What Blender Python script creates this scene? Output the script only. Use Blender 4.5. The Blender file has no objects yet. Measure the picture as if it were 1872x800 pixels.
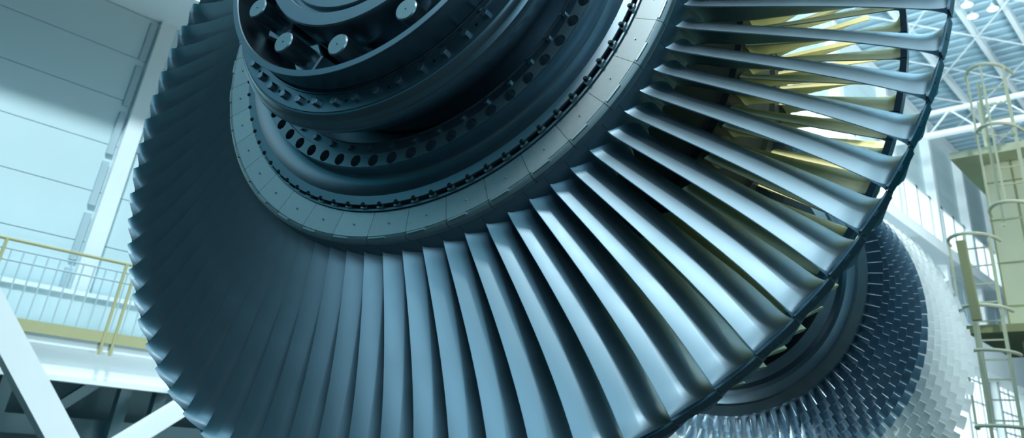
import bpy, bmesh, math, random
from mathutils import Vector, Matrix
random.seed(7)
C = bpy.context.scene.collection
PI = math.pi
rad = math.radians
S = 1.7                                   # metres per tip radius of the big wheel

# ------------------------------------------------------------------ materials
def new_mat(name):
    m = bpy.data.materials.new(name); m.use_nodes = True
    return m, m.node_tree, m.node_tree.nodes['Principled BSDF']

def metal(name, col, rough=.35, metallic=1.0, noise=.06, scale=30., bump=.0):
    m, nt, b = new_mat(name)
    tc = nt.nodes.new('ShaderNodeTexCoord')
    n = nt.nodes.new('ShaderNodeTexNoise'); n.inputs['Scale'].default_value = scale; n.inputs['Detail'].default_value = 5
    nt.links.new(tc.outputs['Object'], n.inputs['Vector'])
    mx = nt.nodes.new('ShaderNodeMix'); mx.data_type = 'RGBA'
    mx.inputs['A'].default_value = (*[c*(1-noise*2) for c in col], 1); mx.inputs['B'].default_value = (*[min(1, c*(1+noise)) for c in col], 1)
    nt.links.new(n.outputs['Fac'], mx.inputs['Factor']); nt.links.new(mx.outputs['Result'], b.inputs['Base Color'])
    mr = nt.nodes.new('ShaderNodeMapRange'); mr.inputs['To Min'].default_value = max(.05, rough-.05); mr.inputs['To Max'].default_value = rough+.06
    nt.links.new(n.outputs['Fac'], mr.inputs['Value']); nt.links.new(mr.outputs['Result'], b.inputs['Roughness'])
    b.inputs['Metallic'].default_value = metallic
    if bump:
        bp = nt.nodes.new('ShaderNodeBump'); bp.inputs['Strength'].default_value = bump; bp.inputs['Distance'].default_value = .002
        nt.links.new(n.outputs['Fac'], bp.inputs['Height']); nt.links.new(bp.outputs['Normal'], b.inputs['Normal'])
    return m

def paint(name, col, rough=.6, noise=.05, scale=3.):
    return metal(name, col, rough, 0., noise, scale)

def emit(name, col, strength):
    m, nt, b = new_mat(name)
    b.inputs['Base Color'].default_value = (*col, 1); b.inputs['Emission Color'].default_value = (*col, 1)
    b.inputs['Emission Strength'].default_value = strength
    return m

M = dict(
    blade=metal('satin_blade_steel', (.43, .58, .67), .41, noise=.05, scale=14),
    disc=metal('turned_disc_steel', (.29, .39, .45), .37, noise=.08, scale=9),
    port=metal('bored_ring_steel', (.40, .50, .55), .45),
    nose=metal('dark_hub_steel', (.27, .36, .42), .32, noise=.10, scale=8),
    plate=metal('blasted_plate_steel', (.52, .61, .63), .46, noise=.06, scale=60),
    plate_light=metal('fresh_plate_steel', (.56, .66, .68), .46, noise=.06, scale=60),
    bolt=metal('bolt_steel', (.36, .46, .52), .28),
    stud=metal('bright_stud_steel', (.36, .47, .51), .33, noise=.08, scale=40),
    dark=metal('shade_dark_steel', (.035, .052, .058), .5),  # near black: the shade between the rotor stages is in this colour
    rim=metal('shroud_steel', (.22, .31, .37), .28),
    olive=metal('olive_blade_metal', (.72, .77, .52), .45, .30, .10, 10),  # greenish yellow tone of the second stage blades
    yellow=metal('yellow_blade_metal', (.96, .93, .58), .55, .05, .06, 10),  # light yellow tone of the third stage blades
    cblade=metal('polished_compressor_steel', (.46, .62, .72), .30, 1., noise=.05, scale=20),
    pale=metal('pale_blade_steel', (.88, .97, .97), .45, .15, .04, 10),  # paler, near white tone for the rear compressor rows
    cdisc=metal('dark_compressor_disc_steel', (.16, .25, .31), .40, noise=.06, scale=10),
    wall=paint('pale_wall_panel', (.58, .76, .80), .6, .03, 1.2),
    white=paint('white_paint', (.82, .92, .94), .5, .03, 2.),
    grey=paint('grey_blue_paint', (.42, .56, .62), .6, .04, 2.),
    shadow=paint('void_shade_paint', (.10, .20, .22), .7, .10, 2.),  # dark void below the walkway: its shade is put into the colour
    ochre=paint('olive_yellow_paint', (.42, .43, .23), .55, .05, 4.),
    under=paint('shaded_steel_paint', (.16, .29, .33), .6, .06, 2.),  # darker copy of the grey, with the shade below the walkway in it
    tower=paint('pale_olive_paint', (.84, .85, .62), .55, .06, 2.),
    deck=paint('roof_deck_paint', (.36, .55, .64), .55, .03, 2.),
    floor=paint('shade_dark_floor', (.006, .022, .026), .5, .12, .6),  # near black: shade put into the floor colour, darkening what the blades reflect
    glass=emit('daylit_glazing', (.84, .97, 1.), 1.15),
    lamp=emit('lamp_lens', (.9, 1., 1.), 1.1),
)

# ------------------------------------------------------------------ mesh helpers
def link(name, bm, mat, parent=None, sharp=35, smooth=True):
    me = bpy.data.meshes.new(name)
    bmesh.ops.recalc_face_normals(bm, faces=bm.faces)
    bm.to_mesh(me); bm.free()
    for mm in (mat if isinstance(mat, (list, tuple)) else [mat]): me.materials.append(mm)
    if smooth:
        me.shade_smooth(); me.set_sharp_from_angle(angle=rad(sharp))
    o = bpy.data.objects.new(name, me); C.objects.link(o)
    if parent: o.parent = parent
    return o

def copy_of(o, parent, rotz=None):
    c = o.copy(); C.objects.link(c); c.parent = parent
    if rotz is not None: c.rotation_euler = (0, 0, rotz)
    return c

def tag(o, label=None, cat=None, group=None, kind=None):
    if label: o['label'] = label
    if cat: o['category'] = cat
    if group: o['group'] = group
    if kind: o['kind'] = kind
    return o

def empty(name, loc=(0, 0, 0)):
    o = bpy.data.objects.new(name, None); C.objects.link(o); o.location = loc; o.empty_display_size = .2
    return o

def cyl(t, r, th):                        # turbine cylinder coordinates -> rotor frame (metres)
    a = rad(th)
    return Vector((r*math.cos(a)*S, r*math.sin(a)*S, -t*S))

def lathe(profile, segs=240, bm=None):
    bm = bm or bmesh.new()
    rings = []
    for t, r in profile:
        if r < 1e-6: rings.append([bm.verts.new((0, 0, -t*S))])
        else: rings.append([bm.verts.new((r*S*math.cos(2*PI*i/segs), r*S*math.sin(2*PI*i/segs), -t*S)) for i in range(segs)])
    for a, b in zip(rings, rings[1:]):
        for i in range(segs):
            j = (i+1) % segs
            if len(a) == 1: bm.faces.new((a[0], b[i], b[j]))
            elif len(b) == 1: bm.faces.new((a[i], b[0], a[j]))
            else: bm.faces.new((a[i], b[i], b[j], a[j]))
    return bm

def grid_solid(f, nu, nv, bm=None):
    """closed skin between f(u,v,0) and f(u,v,1)"""
    bm = bm or bmesh.new()
    V = [[[bm.verts.new(f(i/nu, j/nv, w)) for j in range(nv+1)] for i in range(nu+1)] for w in (0, 1)]
    for w in (0, 1):
        for i in range(nu):
            for j in range(nv):
                bm.faces.new((V[w][i][j], V[w][i+1][j], V[w][i+1][j+1], V[w][i][j+1]))
    for i in range(nu):
        for j in (0, nv): bm.faces.new((V[0][i][j], V[0][i+1][j], V[1][i+1][j], V[1][i][j]))
    for j in range(nv):
        for i in (0, nu): bm.faces.new((V[0][i][j], V[0][i][j+1], V[1][i][j+1], V[1][i][j]))
    return bm

def sector(t0, t1, r0, r1, th0, th1, n=4, bm=None, skew=0.):
    return grid_solid(lambda u, v, w: cyl(t0+(t1-t0)*v, r0+(r1-r0)*w, th0+(th1-th0)*u+skew*v), n, 1, bm)

def prong(center_t, r, th, radius, t_front, t_back, n=16, bm=None, hexa=False, bevel=.12):
    """a round or six-sided pin lying along the rotor axis"""
    bm = bm or bmesh.new()
    n = 6 if hexa else n
    c = cyl(0, r, th); R = radius*S
    lv = [(t_back, 1.), (t_front+radius*bevel, 1.), (t_front, 1-bevel)]
    rings = []
    for t, k in lv:
        rings.append([bm.verts.new((c.x+R*k*math.cos(2*PI*i/n), c.y+R*k*math.sin(2*PI*i/n), -t*S)) for i in range(n)])
    for a, b in zip(rings, rings[1:]):
        for i in range(n): bm.faces.new((a[i], a[(i+1) % n], b[(i+1) % n], b[i]))
    bm.faces.new(rings[-1]); bm.faces.new(rings[0])
    return bm

def bar(bm, a, b, w, h=None, up=(0, 0, 1)):
    """rectangular bar from a to b"""
    h = h or w
    a, b = Vector(a), Vector(b); d = (b-a).normalized(); u = Vector(up)
    if abs(d.dot(u)) > .99: u = Vector((0, 1, 0))
    x = d.cross(u).normalized(); y = x.cross(d).normalized()
    vs = [bm.verts.new(p+x*sx*w/2+y*sy*h/2) for p in (a, b) for sx, sy in ((-1, -1), (1, -1), (1, 1), (-1, 1))]
    for f in ((0, 1, 2, 3), (4, 5, 6, 7), (0, 1, 5, 4), (1, 2, 6, 5), (2, 3, 7, 6), (3, 0, 4, 7)): bm.faces.new([vs[i] for i in f])
    return bm

def box(bm, lo, hi):
    x0, y0, z0 = lo; x1, y1, z1 = hi
    vs = [bm.verts.new(p) for p in ((x0, y0, z0), (x1, y0, z0), (x1, y1, z0), (x0, y1, z0), (x0, y0, z1), (x1, y0, z1), (x1, y1, z1), (x0, y1, z1))]
    for f in ((0, 1, 2, 3), (4, 5, 6, 7), (0, 1, 5, 4), (1, 2, 6, 5), (2, 3, 7, 6), (3, 0, 4, 7)): bm.faces.new([vs[i] for i in f])
    return bm

def tube(bm, pts, r, n=8, closed=False):
    pts = [Vector(p) for p in pts]; rings = []; m = len(pts)
    for i, p in enumerate(pts):
        q0 = pts[(i-1) % m] if closed or i > 0 else p; q1 = pts[(i+1) % m] if closed or i < m-1 else p
        d = (q1-q0).normalized(); u = Vector((0, 0, 1)) if abs(d.z) < .95 else Vector((1, 0, 0))
        x = d.cross(u).normalized(); y = x.cross(d)
        rings.append([bm.verts.new(p+x*r*math.cos(2*PI*k/n)+y*r*math.sin(2*PI*k/n)) for k in range(n)])
    for i in range(m if closed else m-1):
        a, b = rings[i], rings[(i+1) % m]
        for k in range(n): bm.faces.new((a[k], a[(k+1) % n], b[(k+1) % n], b[k]))
    if not closed:
        bm.faces.new(rings[0]); bm.faces.new(rings[-1])
    return bm

# ------------------------------------------------------------------ camera and world frame
CX, CY, CZ = Vector((.7547353, -.23492032, -.61252515)), Vector((.65215, .37000, .66166)), Vector((.07119617, -.89883988, .43245575))
CY = CZ.cross(CX)*(1 if CZ.cross(CX).z > 0 else -1)     # hall axis, in camera coordinates (x right, y down, z forward)
EYE = Vector((0, 0, 1.6))
def to_world(v): return Vector((v.dot(CX), v.dot(CY), v.dot(CZ)))
cam_d = bpy.data.cameras.new('camera'); cam = bpy.data.objects.new('camera', cam_d); C.objects.link(cam)
rx, ry, rz = to_world(Vector((1, 0, 0))), to_world(Vector((0, -1, 0))), to_world(Vector((0, 0, -1)))
cam.matrix_world = Matrix(((rx.x, ry.x, rz.x, EYE.x), (rx.y, ry.y, rz.y, EYE.y), (rx.z, ry.z, rz.z, EYE.z), (0, 0, 0, 1)))
cam_d.sensor_width = 36; cam_d.lens = 36*1400/1872
cam_d.shift_x = -86.5/1872; cam_d.shift_y = -225.2/1872
cam_d.clip_end = 500
cam_d.dof.use_dof = True; cam_d.dof.focus_distance = 2.75; cam_d.dof.aperture_fstop = 3.4
bpy.context.scene.camera = cam

# ------------------------------------------------------------------ the rotor
AX = Vector((.45308251, .4582446, .76467518)); CEN = Vector((-.23680209, -.20186646, 1.72262167))
eu = (CZ-AX*CZ.dot(AX)).normalized(); er = AX.cross(eu)
wx, wy, wz = to_world(er), to_world(eu), to_world(-AX)
wc = EYE+to_world(CEN)*S
rotor = empty('turbine_rotor')
rotor.matrix_world = Matrix(((wx.x, wy.x, wz.x, wc.x), (wx.y, wy.y, wz.y, wc.y), (wx.z, wy.z, wz.z, wc.z), (0, 0, 0, 1)))
tag(rotor, 'huge dark steel gas turbine rotor with a wide fan of long blades', 'turbine rotor')

NB = 82; PITCH = 360/NB
def lerp(a, b, x): return a+(b-a)*x
def table(tab, x):
    for (x0, v0), (x1, v1) in zip(tab, tab[1:]):
        if x <= x1: return v0+(v1-v0)*max(0, (x-x0)/(x1-x0))
    return tab[-1][1]

def airfoil(rs, spec, us, flip=1):
    """loops of one blade: spec(r) -> t_te, theta_te(deg), s_te, s_le (deg from axial), chord, thickness, flare, kink"""
    bm = bmesh.new(); loops = []
    for r in rs:
        t0, th0, s0, s1, L, T, fl, kink = spec(r)
        pos = [(0., 0.)]; ang = []
        for i, u in enumerate(us):
            if kink: k = u*.5 if u < .30 else .15+(u-.3)/.7*.85
            else: k = u
            a = rad(s0+(s1-s0)*k-(kink if u > .30 else 0)); ang.append(a)
            if i:
                am = (a+ang[i-1])/2; du = (u-us[i-1])*L
                pos.append((pos[-1][0]+math.sin(am)*du, pos[-1][1]+math.cos(am)*du))
        suc, prs = [], []
        for (x, y), a, u in zip(pos, ang, us):
            nx, ny = math.cos(a), -math.sin(a)
            h = .0022+T*2.1*(u**.9)*max(0, 1-u)**.5
            f = fl*min(1, .25+u*1.4)
            e = -h if u < 1 else 0
            suc.append((x+nx*f, y+ny*f)); prs.append((x+nx*(e-f*.8), y+ny*(e-f*.8)))
        loop = suc+prs[::-1][1:] if fl < 1e-5 and us[-1] >= 1 else suc+prs[::-1]
        loops.append([bm.verts.new(cyl(t0+y, r, th0+flip*math.degrees(x/r))) for x, y in suc+prs[::-1]])
    for a, b in zip(loops, loops[1:]):
        n = len(a)
        for i in range(n): bm.faces.new((a[i], a[(i+1) % n], b[(i+1) % n], b[i]))
    bm.faces.new(loops[0]); bm.faces.new(loops[-1])
    bmesh.ops.remove_doubles(bm, verts=bm.verts, dist=1e-6)
    return bm

US = [0, .03, .08, .14, .20, .26, .297, .303, .34, .40, .46, .53, .60, .65, .70, .76, .82, .88, .93, .97, .99, 1.]
def flare(r, r0, r1, size0, size1, reach0, reach1):
    a = max(0, 1-(r-r0)/reach0); b = max(0, 1-(r1-r)/reach1)
    return size0*(1-math.sqrt(max(0, 1-a*a)))+size1*(1-math.sqrt(max(0, 1-b*b)))

# --- last stage: long blades with interlocking tip shrouds
def spec_last(r):
    s = (1-r)/.4
    return (.001-.0269*s-.0236*s*s, 1.06*s-3.66*s*s,
            table([(.58, 53), (.8, 58.5), (1., 66)], r), table([(.58, -25), (.8, 4), (1., 38)], r),
            table([(.58, .13), (.8, .112), (1., .092)], r), table([(.58, .020), (.8, .013), (1., .007)], r),
            flare(r, .584, .997, .014, .028, .026, .042), table([(.58, 2), (.66, 8), (1., 8)], r))
rs_last = [.570, .5845, .586, .589, .593, .598, .604, .611, .620, .64, .67, .70, .74, .78, .82, .86, .90, .935, .952, .962, .971, .979, .985, .990, .994, .997]
blade = link('turbine_blade', airfoil(rs_last, spec_last, US), M['blade'], rotor, sharp=50)
def shroud_f(u, v, w):
    front = .012*(u**.55)-.0015
    return cyl(front+.025*v, (.9970 if w == 0 else 1.0+.003*v), .06+u*(PITCH-.12))
bm = grid_solid(shroud_f, 10, 2)
for q in range(4):                                         # short knife teeth on the front edge
    sector(.0105, .016, .9975, 1.0018, 1.9+q*.16, 1.98+q*.16, 1, bm)
shroud = link('tip_shroud', bm, M['rim'], blade, sharp=30)
th_root = 1.06-3.66
def platform_f(u, v, w):
    t = lerp(-.0720, .035, v)
    base = th_root if t < -.045 else th_root+(t+.045)*16
    return cyl(t, .560 if w == 0 else .5780+.008*min(1, (t+.072)/.02), base+.03+u*(PITCH-.06))
platform = link('root_platform', grid_solid(platform_f, 4, 10), M['disc'], blade)
TH0 = -13.686
blades = [blade]
blade.rotation_euler.z = rad(TH0)
for k in range(1, NB):
    b = copy_of(blade, rotor, rad(TH0-PITCH*k))
    for ch in (shroud, platform): copy_of(ch, b)

# --- the wheel disc with its stepped face
disc_prof = [(.02, .3), (.02, .570), (-.066, .570), (-.066, .5172), (-.0885, .5168), (-.0885, .5128), (-.070, .5124), (-.070, .5078), (-.0975, .5075),
             (-.0975, .4905), (-.094, .4870), (-.088, .478), (-.084, .466), (-.083, .457), (-.0845, .4510), (-.0875, .4480), (-.0915, .4462), (-.098, .4452), (-.124, .4432)]
lathe_disc = lathe(disc_prof)
link('wheel_disc', lathe_disc, M['disc'], rotor, sharp=28)
# annulus pierced by a ring of round ports
NH = 62; HP = 360/NH
bm = bmesh.new()
T0, RI, RO, RH, HR = -.125, .4172, .4432, .4305, .0119
ri_n = 16
for h in range(NH):
    tc = -98.0+h*HP
    inner, outer, deep = [], [], []
    for i in range(ri_n):
        a = 2*PI*i/ri_n; ca, sa = math.cos(a), math.sin(a)
        m = max(abs(ca), abs(sa)); sx, sy = ca/m, sa/m
        outer.append(bm.verts.new(cyl(T0, lerp(RI, RO, (sx+1)/2), tc+sy*HP/2)))
        dth = math.degrees(HR*sa/RH)
        inner.append(bm.verts.new(cyl(T0, RH+HR*ca, tc+dth)))
        deep.append(bm.verts.new(cyl(T0+.026, RH+HR*.82*ca, tc+dth*.82)))
    for i in range(ri_n):
        j = (i+1) % ri_n
        bm.faces.new((outer[i], outer[j], inner[j], inner[i])); bm.faces.new((inner[i], inner[j], deep[j], deep[i]))
    bm.faces.new(deep)
bmesh.ops.remove_doubles(bm, verts=bm.verts, dist=2e-4)
lathe([(T0+.002, RI), (T0+.03, RI)], 240, bm)
link('ported_ring', bm, M['port'], rotor, sharp=30)
link('bolting_ring', lathe([(T0, .4172), (T0+.0055, .4165), (T0+.0055, .3945), (T0+.003, .3932), (T0+.003, .392), (-.05, .392), (-.05, .34)]), M['disc'], rotor, sharp=28)
# --- coupling flange, collar and shaft end
link('coupling_flange', lathe([(-.04, .335), (-.10, .345), (-.135, .362), (-.150, .3815), (-.153, .3835), (-.196, .4055), (-.203, .4075), (-.213, .4078), (-.2205, .4050), (-.224, .4000),
                               (-.2255, .3965), (-.2290, .3945), (-.2340, .3915), (-.2365, .3880), (-.237, .3850), (-.2400, .3840), (-.2400, .3500), (-.2385, .3490)]), M['nose'], rotor, sharp=24)
link('collar', lathe([(-.2385, .3505), (-.2445, .3495), (-.2445, .3470), (-.2400, .3462), (-.245, .3435), (-.296, .3435), (-.3010, .3445), (-.3030, .3440), (-.3035, .3325), (-.3015, .3310), (-.27, .3265), (-.21, .3240), (-.188, .31), (-.186, .24)]), M['nose'], rotor, sharp=24)
link('shaft_end', lathe([(-.186, .247), (-.292, .2435), (-.302, .2415), (-.305, .2390), (-.305, .2125), (-.3030, .2105), (-.2900, .2095), (-.2900, .2020), (-.2990, .2000), (-.3010, .1975), (-.3010, .1780), (-.2920, .1765), (-.2920, .1680),
                         (-.297, .166), (-.297, .12), (-.28, .118), (-.28, .06), (-.29, .055), (-.29, 0.)]), M['nose'], rotor, sharp=24)
# --- bolts
first = None
for i in range(48):
    th = -93.9+7.5*i
    if first is None:
        first = link('flange_bolt', prong(0, .366, 0, .0080, -.2495, -.239, hexa=True), M['bolt'], rotor, sharp=20); first.rotation_euler.z = rad(th)
        tiny = link('dark_hole_dot', prong(0, .3655, 0, .0032, -.2408, -.239, n=10), M['dark'], rotor); tiny.rotation_euler.z = rad(th+3.75)  # dark disc standing in for the dark inside of a small hole
        inner = link('ring_bolt', prong(0, .4035, 0, .0062, -.1265, -.119, hexa=True), M['bolt'], rotor, sharp=20); inner.rotation_euler.z = rad(-94.8)
    else:
        copy_of(first, rotor, rad(th)); copy_of(inner, rotor, rad(-94.8+7.5*i))
        if i % 2 == 0: copy_of(tiny, rotor, rad(th+3.75))
stud0 = link('stud', prong(0, .285, 0, .0222, -.302, -.19, n=28, bevel=.10), M['stud'], rotor, sharp=30)
nut0 = link('nut', prong(0, .285, 0, .0375, -.236, -.187, hexa=True, bevel=.08), M['stud'], stud0, sharp=20)
dot0 = link('centre_hole', prong(0, .285, 0, .0016, -.3024, -.30, n=8), M['dark'], stud0)
stud0.rotation_euler.z = rad(-58.3)
for i in range(1, 12):
    c = copy_of(stud0, rotor, rad(-58.3-30.1*i if i < 4 else -58.3-30*i))
    copy_of(nut0, c); copy_of(dot0, c)
# --- the ring of cover plates, one to every two blades
PP = PITCH*2
def plate_f(u, v, w):
    r = lerp(.5180, .5662, v); t = lerp(-.0845, -.0900, v)
    return cyl(t if w else -.0655, r, .045+u*(PP-.09))
def strip_f(u, v, w):
    r = lerp(.5672, .5775, v); t = lerp(-.0898, -.0850, v*v)
    return cyl(t if w else -.0655, r, .06+u*(PP-.12))
plates = []
for k in range(41):
    th = -22.1-PP*k
    if k == 0:
        p0 = link('cover_plate', grid_solid(plate_f, 8, 2), M['plate'], rotor, sharp=25)
        bm = grid_solid(strip_f, 8, 3)
        s0 = link('edge_strip', bm, M['plate'], p0, sharp=25)
        k0 = link('locking_bar', sector(-.0925, -.087, .5683, .5715, .5, PP*.47, 4), M['plate_light'], p0)
        d0 = link('dowel_pin', prong(0, .543, PP/2, .0016, -.0895, -.08, n=10), M['stud'], p0)
        p0.rotation_euler.z = rad(th)
        light_mesh = p0.data.copy(); light_mesh.materials.clear(); light_mesh.materials.append(M['plate_light'])
    else:
        c = copy_of(p0, rotor, rad(th))
        if k in (15, 9, 4, 21, 30): c.data = light_mesh; tag(c, 'paler cover plate')
        for ch in (s0, k0, d0): copy_of(ch, c)
# --- root locks in the slot between disc face and cover plates
lock0 = None
for k in range(NB):
    th = -20.3-PITCH*k
    if lock0 is None:
        bm = sector(-.0930, -.070, .5076, .5127, -.85, .85, 3)
        lock0 = link('root_lock', bm, M['plate'], rotor); lock0.rotation_euler.z = rad(th)
        lp0 = link('lock_pin', prong(0, .5070, 0, .0042, -.1000, -.075, n=14, bevel=.3), M['dark'], lock0)
    else:
        c = copy_of(lock0, rotor, rad(th)); copy_of(lp0, c)

# --- stages behind the big wheel
def ring_of(name, n, spec, rs, mat, shroud_spec=None, th0=0., label=None):
    b0 = link(name, airfoil(rs, spec, US[::2]+[1.]if len(US) % 2 == 0 else US[::2]), mat, rotor, sharp=50)
    if label: b0['label'] = label
    b0.rotation_euler.z = rad(th0); sh = None
    if shroud_spec:
        t0, t1, r0, r1 = shroud_spec; p = 360/n
        sh = link('tip_shroud', sector(t0, t1, r0, r1, .05, p-.05, 4), M['rim'], b0)
    for k in range(1, n):
        c = copy_of(b0, rotor, rad(th0-360/n*k))
        if label: c['label'] = label
        if sh: copy_of(sh, c)
    return b0
def spec_two(r):
    x = (r-.59)/.31
    return (lerp(.265, .300, x), lerp(-1.5, 0, x), lerp(54, 66, x), lerp(-22, 36, x), lerp(.10, .078, x), lerp(.018, .007, x), flare(r, .588, .892, .010, .016, .018, .022), 0)
ring_of('olive_blade', 96, spec_two, [.588, .592, .60, .61, .64, .70, .76, .82, .86, .875, .884, .892], M['olive'], (.297, .330, .892, .904), -4.8, 'olive blade')
def spec_three(r):
    x = (r-.59)/.245
    return (lerp(.57, .60, x), 0., lerp(55, 62, x), lerp(-25, 20, x), lerp(.105, .085, x), lerp(.018, .010, x), 0, 0)
ring_of('yellow_blade', 86, spec_three, [.588, .65, .71, .77, .830], M['yellow'], None, -.9, 'bright yellow blade with bare tip')
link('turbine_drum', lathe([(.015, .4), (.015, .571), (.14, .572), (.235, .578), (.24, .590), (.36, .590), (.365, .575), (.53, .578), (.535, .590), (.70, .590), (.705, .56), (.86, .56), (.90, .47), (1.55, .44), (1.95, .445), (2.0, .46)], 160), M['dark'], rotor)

# --- compressor end
link('compressor_disc', lathe([(1.98, .44), (2.0, .485), (2.003, .4915), (2.01, .494), (2.035, .502), (2.046, .515), (2.052, .540), (2.058, .5485), (2.058, .5525), (2.050, .5555), (2.050, .592), (2.056, .594), (2.075, .594)], 240), M['cdisc'], rotor, sharp=25)
link('compressor_drum', lathe([(2.074, .5935), (3.80, .575), (3.85, .40), (4.4, .38), (4.4, 0)], 200), M['cdisc'], rotor)
UC = [0, .15, .3, .45, .6, .75, .9, 1.]
def comp_bm(t0, r0, r1, chord, bm=None, th=0.):
    def sp(r):
        x = (r-r0)/(r1-r0)
        return (t0-.006*x, th, lerp(18, 36, x), lerp(52, 66, x), chord, 0.0019-.0008*x, 0, 0)
    return airfoil([r0-.004, lerp(r0, r1, .33), lerp(r0, r1, .66), r1], sp, UC, flip=-1)
NROW = 15
dark_rest = bpy.data.meshes.new('rest'); rest = {'d': bmesh.new(), 'p': bmesh.new()}
picked = {'d': 0, 'p': 0}
for j in range(NROW):
    x = .095*j*(1+.012*j); t = 2.079+x
    r0 = .593-.011*x; r1 = .645+.118*x+.033*x*x
    n = 90-2*j; chord = .047+.0022*j
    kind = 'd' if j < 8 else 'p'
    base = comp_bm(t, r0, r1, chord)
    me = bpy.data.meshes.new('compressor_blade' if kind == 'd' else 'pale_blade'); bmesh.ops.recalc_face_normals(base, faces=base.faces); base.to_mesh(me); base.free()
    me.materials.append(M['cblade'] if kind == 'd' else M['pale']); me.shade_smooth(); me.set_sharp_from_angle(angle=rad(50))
    order = list(range(n))
    for k in order:
        th = -99.9+j*1.7+k*360/n
        thn = (th+180) % 360-180
        near = (-112 < thn < 8) if kind == 'd' else (-75 < thn < 5)
        rows = (j < 3) if kind == 'd' else (8 <= j < 13)
        if near and rows and picked[kind] < 100:
            picked[kind] += 1
            o = bpy.data.objects.new(me.name.split('.')[0], me); C.objects.link(o); o.parent = rotor; o.rotation_euler.z = rad(th)
            if kind == 'p': o['label'] = 'pale compressor blade'
        else:
            tmp = bmesh.new(); tmp.from_mesh(me); bmesh.ops.rotate(tmp, verts=tmp.verts, cent=(0, 0, 0), matrix=Matrix.Rotation(rad(th), 3, 'Z'))
            mm = bpy.data.meshes.new('t'); tmp.to_mesh(mm); tmp.free(); rest[kind].from_mesh(mm); bpy.data.meshes.remove(mm)
bpy.data.meshes.remove(dark_rest)
tag(link('compressor_blade_rows', rest['d'], M['cblade'], rotor, sharp=50), kind='stuff')
tag(link('pale_blade_rows', rest['p'], M['pale'], rotor, sharp=50), label='pale compressor blade rows', kind='stuff')

# ------------------------------------------------------------------ pixel rays on to real planes of the hall
def ray(px, py):
    q = Vector(((px-1022.5)/1400, (py-174.8)/1400, 1.)); return to_world(q)
def onX(px, py, X):
    r = ray(px, py); return EYE+r*(X/r.x)
def onY(px, py, Y):
    r = ray(px, py); return EYE+r*(Y/r.y)
def onZ(px, py, Z):
    r = ray(px, py); return EYE+r*((Z-1.6)/r.z)

# ------------------------------------------------------------------ hall shell
def struct(name, bm, mat, smooth=False): return tag(link(name, bm, mat, smooth=smooth), kind='structure')
struct('floor', box(bmesh.new(), (-16, -14, -.3), (16, 80, 0)), M['floor'])
# left wall of wide horizontal boards
WX = -13.2
bm = bmesh.new()
box(bm, (WX-.25, -6, 2.4), (WX, 80, 2.575))
z = 2.59
while z < 24.2:
    box(bm, (WX-.25, -6, z), (WX, 80, z+.768)); z += .78
box(bm, (WX-.5, -6, 2.4), (WX-.2, 80, 24.4))
struct('wall_left', bm, M['wall'])
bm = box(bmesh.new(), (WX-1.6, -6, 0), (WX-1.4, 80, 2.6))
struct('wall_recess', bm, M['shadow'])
# upper runway beam that shades the boards
bm = box(bmesh.new(), (WX, -6, 8.05), (WX+1.35, 80, 8.3)); box(bm, (WX+1.15, -6, 8.0), (WX+1.4, 80, 10.2))
struct('beam', bm, M['white'])
# column with dark joint
p = onX(303, 45, WX+.25)
bm = box(bmesh.new(), (WX, p.y-.02, 2.4), (WX+.13, p.y+.23, 8.05)); struct('column', bm, M['white'])
bm = bmesh.new()
for i in range(6): box(bm, (WX, p.y-.16, 3.0+i*.85), (WX+.05, p.y-.06, 3.72+i*.85))
struct('trim_1', bm, M['grey'])
for i in range(9):
    y = 20.+i*7.
    struct('column', box(bmesh.new(), (WX, y, 2.4), (WX+.55, y+.5, 23.3)), M['white'])

# walkway along the left wall
FX = -12.0
zr, zw, zb = 3.74, 3.35, 2.79
walk = empty('walkway', (FX, 5, 2.6)); tag(walk, 'raised white walkway along the left wall under the yellow railing', 'walkway')
def child(name, bm, mat, root, sharp=35):
    o = link(name, bm, mat, root, sharp); o.matrix_parent_inverse = Matrix.Translation(root.location).inverted(); return o
child('deck', box(bmesh.new(), (WX+.02, -4, 2.62), (FX-.02, 14, 2.70)), M['grey'], walk)
bm = box(bmesh.new(), (FX-.3, -4, 2.12), (FX-.02, 14, 2.18)); box(bm, (FX-.17, -4, 2.18), (FX-.13, 14, 2.56)); box(bm, (FX-.3, -4, 2.54), (FX-.02, 14, 2.62))
child('edge_girder', bm, M['white'], walk)
rail = empty('guard_railing', (FX, 5, 2.7)); tag(rail, 'olive yellow guard railing with thin uprights on the raised walkway', 'railing')
child('kick_plate', box(bmesh.new(), (FX-.02, -4, 2.655), (FX+.02, 14, 2.80)), M['ochre'], rail)
child('handrail', tube(bmesh.new(), [(FX, -4, zr), (FX, 14, zr)], .022), M['ochre'], rail)
child('mid_rail', tube(bmesh.new(), [(FX, -4, zr-.12), (FX, 14, zr-.12)], .012), M['grey'], rail)
child('mid_rail', tube(bmesh.new(), [(FX, -4, zr-.26), (FX, 14, zr-.26)], .012), M['grey'], rail)
i = 0
y = -1.
while y < 8.5:
    child('upright', bar(bmesh.new(), (FX, y, 2.7), (FX, y, zr-.12), .016), M['grey'], rail); y += .148
for y in (2.6, 4.12, 4.26, 6.0):
    child('post', bar(bmesh.new(), (FX+.02, y, 2.5), (FX+.02, y, zr), .035), M['ochre'], rail)
bm = bmesh.new()
box(bm, (FX-.55, -4, 2.78), (FX-.50, 14, 3.30))
ventp = link('wainscot_panel', bm, M['wall'], smooth=False); tag(ventp, 'pale blue low panel standing behind the yellow guard railing', 'panel')
for zz in (2.78, 3.30):
    child_o = link('panel_trim', box(bmesh.new(), (FX-.50, -4, zz-.03), (FX-.46, 14, zz+.03)), M['white'], ventp, smooth=False); child_o['label'] = 'white trim'

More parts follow.
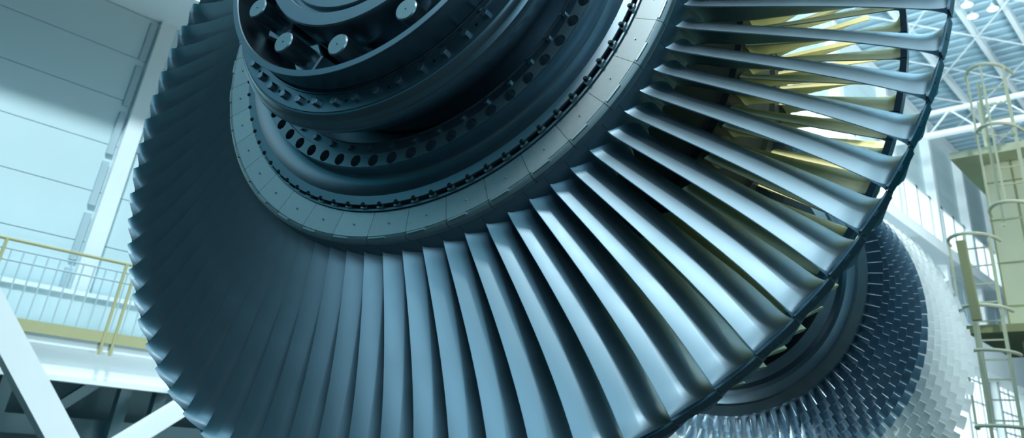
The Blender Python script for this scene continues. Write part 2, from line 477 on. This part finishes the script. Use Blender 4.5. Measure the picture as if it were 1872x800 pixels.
# steelwork below the walkway
def member(name, a, b, w, h, mat, label, cat, group=None):
    o = link(name, bar(bmesh.new(), a, b, w, h), mat, smooth=False); tag(o, label, cat, group); return o
def ptX(px, py, X): return onX(px, py, X)
a, b = ptX(-20, 560, -11.2), ptX(135, 850, -11.2); d = (b-a); a = a-d*.25
member('diagonal_brace', a, b+d*.5, .26, .30, M['white'], 'thick white diagonal brace leaning across the lower left corner', 'brace')
a, b = ptX(345, 735, -11.6), ptX(215, 815, -11.6); d = b-a
member('diagonal_brace', a-d*.6, b+d*.9, .26, .22, M['white'], 'white diagonal brace under the walkway beside the blade tips', 'brace')
for q, (p0, p1, lab) in enumerate((((20, 660), (0, 740), 'grey hanger post under the walkway at the far left'), ((228, 705), (205, 800), 'grey hanger post under the walkway between the two white braces'), ((292, 712), (280, 770), 'grey hanger post under the walkway next to the blade tips'))):
    a, b = ptX(*p0, -12.6), ptX(*p1, -12.6); a.y = b.y = (a.y+b.y)/2
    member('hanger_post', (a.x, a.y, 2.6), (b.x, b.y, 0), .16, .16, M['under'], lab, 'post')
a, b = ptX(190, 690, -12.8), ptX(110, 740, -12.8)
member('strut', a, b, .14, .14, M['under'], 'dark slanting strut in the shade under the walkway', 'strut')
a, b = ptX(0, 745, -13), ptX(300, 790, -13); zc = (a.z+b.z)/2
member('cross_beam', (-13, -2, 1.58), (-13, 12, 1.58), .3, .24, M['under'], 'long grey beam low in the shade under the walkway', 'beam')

# roof: corrugated deck, long purlins, crossing rods, lattice truss
RZ = 23.4
bm = bmesh.new()
y = 14.; prof = []
while y < 80:
    prof += [(y, 0), (y+.30, 0), (y+.38, .16), (y+.68, .16)]; y += .76
top = [(a, RZ+b) for a, b in prof]
va = [bm.verts.new((WX-.5, a, b)) for a, b in top]; vb = [bm.verts.new((10, a, b)) for a, b in top]
vc = [bm.verts.new((WX-.5, a, b+.06)) for a, b in top]; vd = [bm.verts.new((10, a, b+.06)) for a, b in top]
for i in range(len(va)-1):
    bm.faces.new((va[i], va[i+1], vb[i+1], vb[i])); bm.faces.new((vc[i], vc[i+1], vd[i+1], vd[i]))
struct('ceiling', bm, M['deck'])
for px, py in ((1756, 26), (1723, 136), (1840, 20)):
    p = onZ(px, py, RZ-.45)
    struct('beam', box(bmesh.new(), (p.x-.12, 14, RZ-.50), (p.x+.12, 80, RZ-.02)), M['white'])
for i in range(10):
    y = 22.+i*5.6
    for x0 in (-11.5, -7.2, -2.9):
        bm = bar(bmesh.new(), (x0+.1, y+.1, RZ-.56), (x0+4.2, y+5.5, RZ-.56), .06); bar(bm, (x0+4.2, y+.1, RZ-.63), (x0+.1, y+5.5, RZ-.63), .06)
        o = link('cross_bracing', bm, M['white'], smooth=False)
        tag(o, 'crossed white bracing rods below the ribbed roof deck', 'bracing', 'roof bracing rods')
# lattice crane girder across the hall
p0, p1 = onY(1697, 253, 40.), onY(1872, 211, 40.); q0, q1 = onY(1700, 215, 40.), onY(1872, 165, 40.)
zc0, zc1 = (p0.z+p1.z)/2, (q0.z+q1.z)/2
gir = empty('lattice_girder', (-4, 40, zc0)); tag(gir, 'white lattice girder spanning the hall just below the roof', 'girder')
child('bottom_chord', box(bmesh.new(), (WX+.02, 39.8, zc0-.10), (8, 40.2, zc0+.10)), M['white'], gir)
child('top_chord', box(bmesh.new(), (WX+.02, 39.85, zc1-.09), (8, 40.15, zc1+.09)), M['white'], gir)
x = WX+.3
while x < 7:
    child('diagonal', bar(bmesh.new(), (x, 40, zc0), (x+1.2, 40, zc1), .07), M['white'], gir)
    child('diagonal', bar(bmesh.new(), (x+1.2, 40, zc1), (x+2.4, 40, zc0), .07), M['white'], gir); x += 2.4
# lamps under the roof
for px, py, lab in ((1768, 9, 'round high bay lamp nearest the blade rim, under the roof'), (1778, 30, 'round high bay lamp below its two neighbours, under the roof'), (1815, 16, 'round high bay lamp on the right of its two neighbours, under the roof')):
    p = onZ(px, py, RZ-1.3)
    L = empty('high_bay_lamp', p); tag(L, lab, 'lamp')
    bm = bmesh.new(); n = 20; rr = [(.05, .3), (.08, .2), (.25, .0), (.26, -.02)]; rings = [[bm.verts.new((a*math.cos(2*PI*i/n), a*math.sin(2*PI*i/n), b)) for i in range(n)] for a, b in rr]
    for u, v in zip(rings, rings[1:]):
        for i in range(n): bm.faces.new((u[i], u[(i+1) % n], v[(i+1) % n], v[i]))
    bm.faces.new(rings[0])
    link('reflector', bm, M['white'], L)
    bm = bmesh.new(); bmesh.ops.create_circle(bm, cap_ends=True, radius=.24, segments=20); link('lens', bm, M['lamp'], L, smooth=False)
    link('hanger', bar(bmesh.new(), (0, 0, .3), (0, 0, 1.25), .03), M['grey'], L, smooth=False)

# far part of the left wall: long window band, ledge, columns
wz0, wz1 = 14.6, 17.7
nwin = 0
y = 27.
while y < 74:
    nwin += 1
    r = tag(link('window_%d' % nwin, box(bmesh.new(), (WX+.02, y+.18, wz0+.1), (WX+.10, y+2.1, wz1-.1)), M['glass'], smooth=False), kind='structure')
    bm = bmesh.new()
    for yy in (y, y+2.1): box(bm, (WX, yy, wz0-.1), (WX+.28, yy+.18, wz1+.1))
    for zz in (wz0-.08, wz1-.1): box(bm, (WX, y, zz), (WX+.28, y+2.28, zz+.18))
    link('frame', bm, M['white'], r, smooth=False); y += 2.28
bm = box(bmesh.new(), (WX, 22, 13.7), (WX+1.2, 80, 14.35)); struct('trim_2', bm, M['white'])
struct('trim_3', box(bmesh.new(), (WX, 22, 22.7), (WX+.5, 80, 23.3)), M['white'])
bm = bmesh.new(); y = 24.
while y < 78:
    box(bm, (WX, y, 10.2), (WX+.06, y+3.4, 13.6)); y += 3.6
struct('trim_4', bm, M['grey'])
y = 44.
while y < 72:
    nwin += 1
    r = tag(link('window_%d' % nwin, box(bmesh.new(), (WX+.02, y+.1, 4.2), (WX+.08, y+2.0, 9.0)), M['glass'], smooth=False), kind='structure')
    bm = bmesh.new()
    for yy in (y, y+1., y+2.): box(bm, (WX, yy, 4.1), (WX+.16, yy+.1, 9.1))
    for zz in (4.1, 5.3, 6.5, 7.7, 9.0): box(bm, (WX, y, zz), (WX+.16, y+2.1, zz+.1))
    link('frame', bm, M['white'], r, smooth=False); y += 2.2

# service tower with caged ladder
TY = 14.
tw = empty('service_tower', (-2.2, TY, 0)); tag(tw, 'tall pale olive service tower on the right with platforms', 'tower')
xa = onY(1828, 500, TY).x
def tz(py, px=1850): return onY(px, py, TY).z
child('cabin', box(bmesh.new(), (xa, TY, tz(600)), (xa+1.9, TY+1.8, tz(285))), M['tower'], tw)
child('platform', box(bmesh.new(), (xa-.45, TY-.7, tz(620)), (xa+2, TY+1.9, tz(606))), M['ochre'], tw)
child('platform', box(bmesh.new(), (xa-.35, TY-.5, tz(292)), (xa+2, TY+1.9, tz(280))), M['tower'], tw)
for dx in (.1, 1.7):
    child('mast', box(bmesh.new(), (xa+dx, TY+.2, 0), (xa+dx+.28, TY+.5, tz(620))), M['tower'], tw)
    child('guard_post', bar(bmesh.new(), (xa+dx, TY+.2, tz(280)), (xa+dx, TY+.2, tz(165)), .05), M['tower'], tw)
bm = bmesh.new()
for zz in (tz(560), tz(480), tz(400), tz(330)): box(bm, (xa-.01, TY-.012, zz), (xa+1.9, TY, zz+.02))
for xx in (.0, .45, .9, 1.35): box(bm, (xa+xx, TY-.014, tz(600)), (xa+xx+.025, TY, tz(285)))
child('panel_battens', bm, M['ochre'], tw)
def caged_ladder(px, top, bottom, hoops, R, label):
    cx = onY(px, top, TY-.6).x; z0, z1 = bottom, tz(top, px)
    lad = empty('caged_ladder', (cx, TY-.95, z0)); tag(lad, label, 'ladder')
    for dx in (-.2, .2):
        child('stile', bar(bmesh.new(), (cx+dx, TY-.80, z0), (cx+dx, TY-.80, z1), .045), M['tower'], lad)
    zz = z0+.1
    while zz < z1:
        child('rung', bar(bmesh.new(), (cx-.2, TY-.80, zz), (cx+.2, TY-.80, zz), .022), M['tower'], lad); zz += .28
    hz = [tz(v, px) for v in hoops]
    for h in hz:
        pts = [(cx+R*math.cos(a), TY-.82-.62*math.sin(a), h) for a in [PI*i/16 for i in range(17)]]
        child('hoop', tube(bmesh.new(), pts, .028, 6), M['tower'], lad)
    for a in (.2, .5, .8):
        x, y = cx+R*math.cos(PI*a), TY-.82-.62*math.sin(PI*a)
        child('cage_strip', bar(bmesh.new(), (x, y, hz[-1]), (x, y, hz[0]), .03), M['tower'], lad)
caged_ladder(1822, 180, tz(440, 1822), (180, 285, 420), .34, 'upper olive ladder with round safety hoops rising above the service tower platform')
caged_ladder(1792, 462, 0, (468, 590, 665, 790), .36, 'lower olive ladder with round safety hoops standing left of the service tower')
fin_post = link('tapered_post', bar(bmesh.new(), (onY(1774, 490, TY-1.6).x-.02, TY-1.6, tz(620, 1780)), (onY(1764, 490, TY-1.6).x, TY-1.6, tz(488, 1764)), .12, .10), M['ochre'], smooth=False)
tag(fin_post, 'short leaning olive post beside the lower hooped ladder', 'post')

# ------------------------------------------------------------------ light
W = bpy.data.worlds.new('sky'); bpy.context.scene.world = W; W.use_nodes = True
nt = W.node_tree; bg = nt.nodes['Background']
tc = nt.nodes.new('ShaderNodeTexCoord'); sp = nt.nodes.new('ShaderNodeSeparateXYZ'); nt.links.new(tc.outputs['Generated'], sp.inputs['Vector'])
cr = nt.nodes.new('ShaderNodeValToRGB')
mr = nt.nodes.new('ShaderNodeMapRange'); mr.inputs['From Min'].default_value = -1; mr.inputs['From Max'].default_value = 1
nt.links.new(sp.outputs['Z'], mr.inputs['Value']); nt.links.new(mr.outputs['Result'], cr.inputs['Fac'])
e = cr.color_ramp.elements
e[0].position = .0; e[0].color = (.0005, .006, .008, 1)
e[1].position = 1.; e[1].color = (.72, .90, .97, 1)
for pos, col in ((.48, (.001, .028, .034, 1)), (.56, (.004, .075, .100, 1)), (.68, (.05, .21, .29, 1)), (.82, (.36, .63, .75, 1))):
    q = e.new(pos); q.color = col
nt.links.new(cr.outputs['Color'], bg.inputs['Color']); bg.inputs['Strength'].default_value = 1.0
sun_d = bpy.data.lights.new('sun', 'SUN'); sun_d.energy = .38; sun_d.angle = rad(5); sun_d.color = (.86, .97, 1.)
sun = bpy.data.objects.new('sun', sun_d); C.objects.link(sun)
sdir = Vector((-.55, .28, -.80))          # travel direction
sun.rotation_euler = sdir.to_track_quat('-Z', 'Y').to_euler()
def area(name, loc, target, size, power, col=(.85, .96, 1.)):
    l = bpy.data.lights.new(name, 'AREA'); l.shape = 'RECTANGLE'; l.size, l.size_y = size; l.energy = power; l.color = col
    o = bpy.data.objects.new(name, l); C.objects.link(o); o.location = loc
    o.rotation_euler = (Vector(target)-Vector(loc)).to_track_quat('-Z', 'Y').to_euler(); return o
area('roof_fill', (-3, 13, 18), (-7, 40, 23.3), (6, 2), 6000)  # added unseen light grazing the roof deck so its ribs show
area('left_wall_fill', (-5, 6, 1.0), (-12.5, 4, 3.5), (3, 2), 170)  # added fill for the left boards, no fixture stands here
area('far_wall_fill', (3, 34, 9), (-13, 40, 9), (8, 8), 3400)  # added unseen light to brighten the far part of the left wall
def loc(t, x, y): return rotor.matrix_world @ Vector((x*S, y*S, -t*S))
def spot(name, loc, target, power, cone, radius=.25, col=(.85, .96, 1.), blend=.5):
    l = bpy.data.lights.new(name, 'SPOT'); l.energy = power; l.color = col; l.spot_size = rad(cone); l.spot_blend = blend; l.shadow_soft_size = radius
    o = bpy.data.objects.new(name, l); C.objects.link(o); o.location = loc
    o.rotation_euler = (Vector(target)-Vector(loc)).to_track_quat('-Z', 'Y').to_euler(); return o
spot('high_wall_spot', (-4.0, -1, 19.5), (-13, 3.6, 4.6), 14500, 52, .5, (.82, .96, 1.), .6)  # added sun-like spot that brightens the left wall and throws the beam's shadow
spot('yellow_blade_fill', loc(.44, 1.20, .30), loc(.62, .80, .0), 26, 95, .04, (1., .96, .66), .8)  # added hidden light that brightens the yellow blades
spot('tower_fill', (4.5, 7.5, 7), (-2.2, 14, 6), 1500, 40, .4)  # added unseen light to brighten the service tower
area('bottom_blade_fill', loc(-3.4, 2.2, -.1), loc(0, 0, -.8), (2.4, 2.4), 34, (.55, .82, 1.))  # added light behind the camera that lifts the bottom blades
spot('ring_spot', loc(-2.7, -.45, 2.15), loc(-.08, .52, .02), 520, 15, .5, (.95, 1., 1.), .9)  # added light that brightens the right side of the plate ring
spot('compressor_spot', loc(2.75, -2.5, -.75), loc(2.35, .15, -.62), 700, 40, .35)  # added light for the bottom faces of the first compressor rows
spot('compressor_low_spot', loc(1.3, -1.0, -1.62), loc(2.9, .15, -.5), 420, 46, .35)  # added light from below on the compressor blades
spot('compressor_side_spot', loc(2.6, 2.8, -1.4), loc(3.1, .4, -.3), 750, 46)  # added side light to brighten the pale compressor rows
spot('rear_stage_spot', loc(.62, 2.6, .9), loc(.58, .84, .02), 650, 17, .2, (1., .96, .75))  # added warm light on the blade stages behind the big wheel

vs = bpy.context.scene.view_settings
vs.view_transform = 'Standard'; vs.look = 'None'; vs.gamma = 1; vs.exposure = 0.0; vs.use_curve_mapping = False
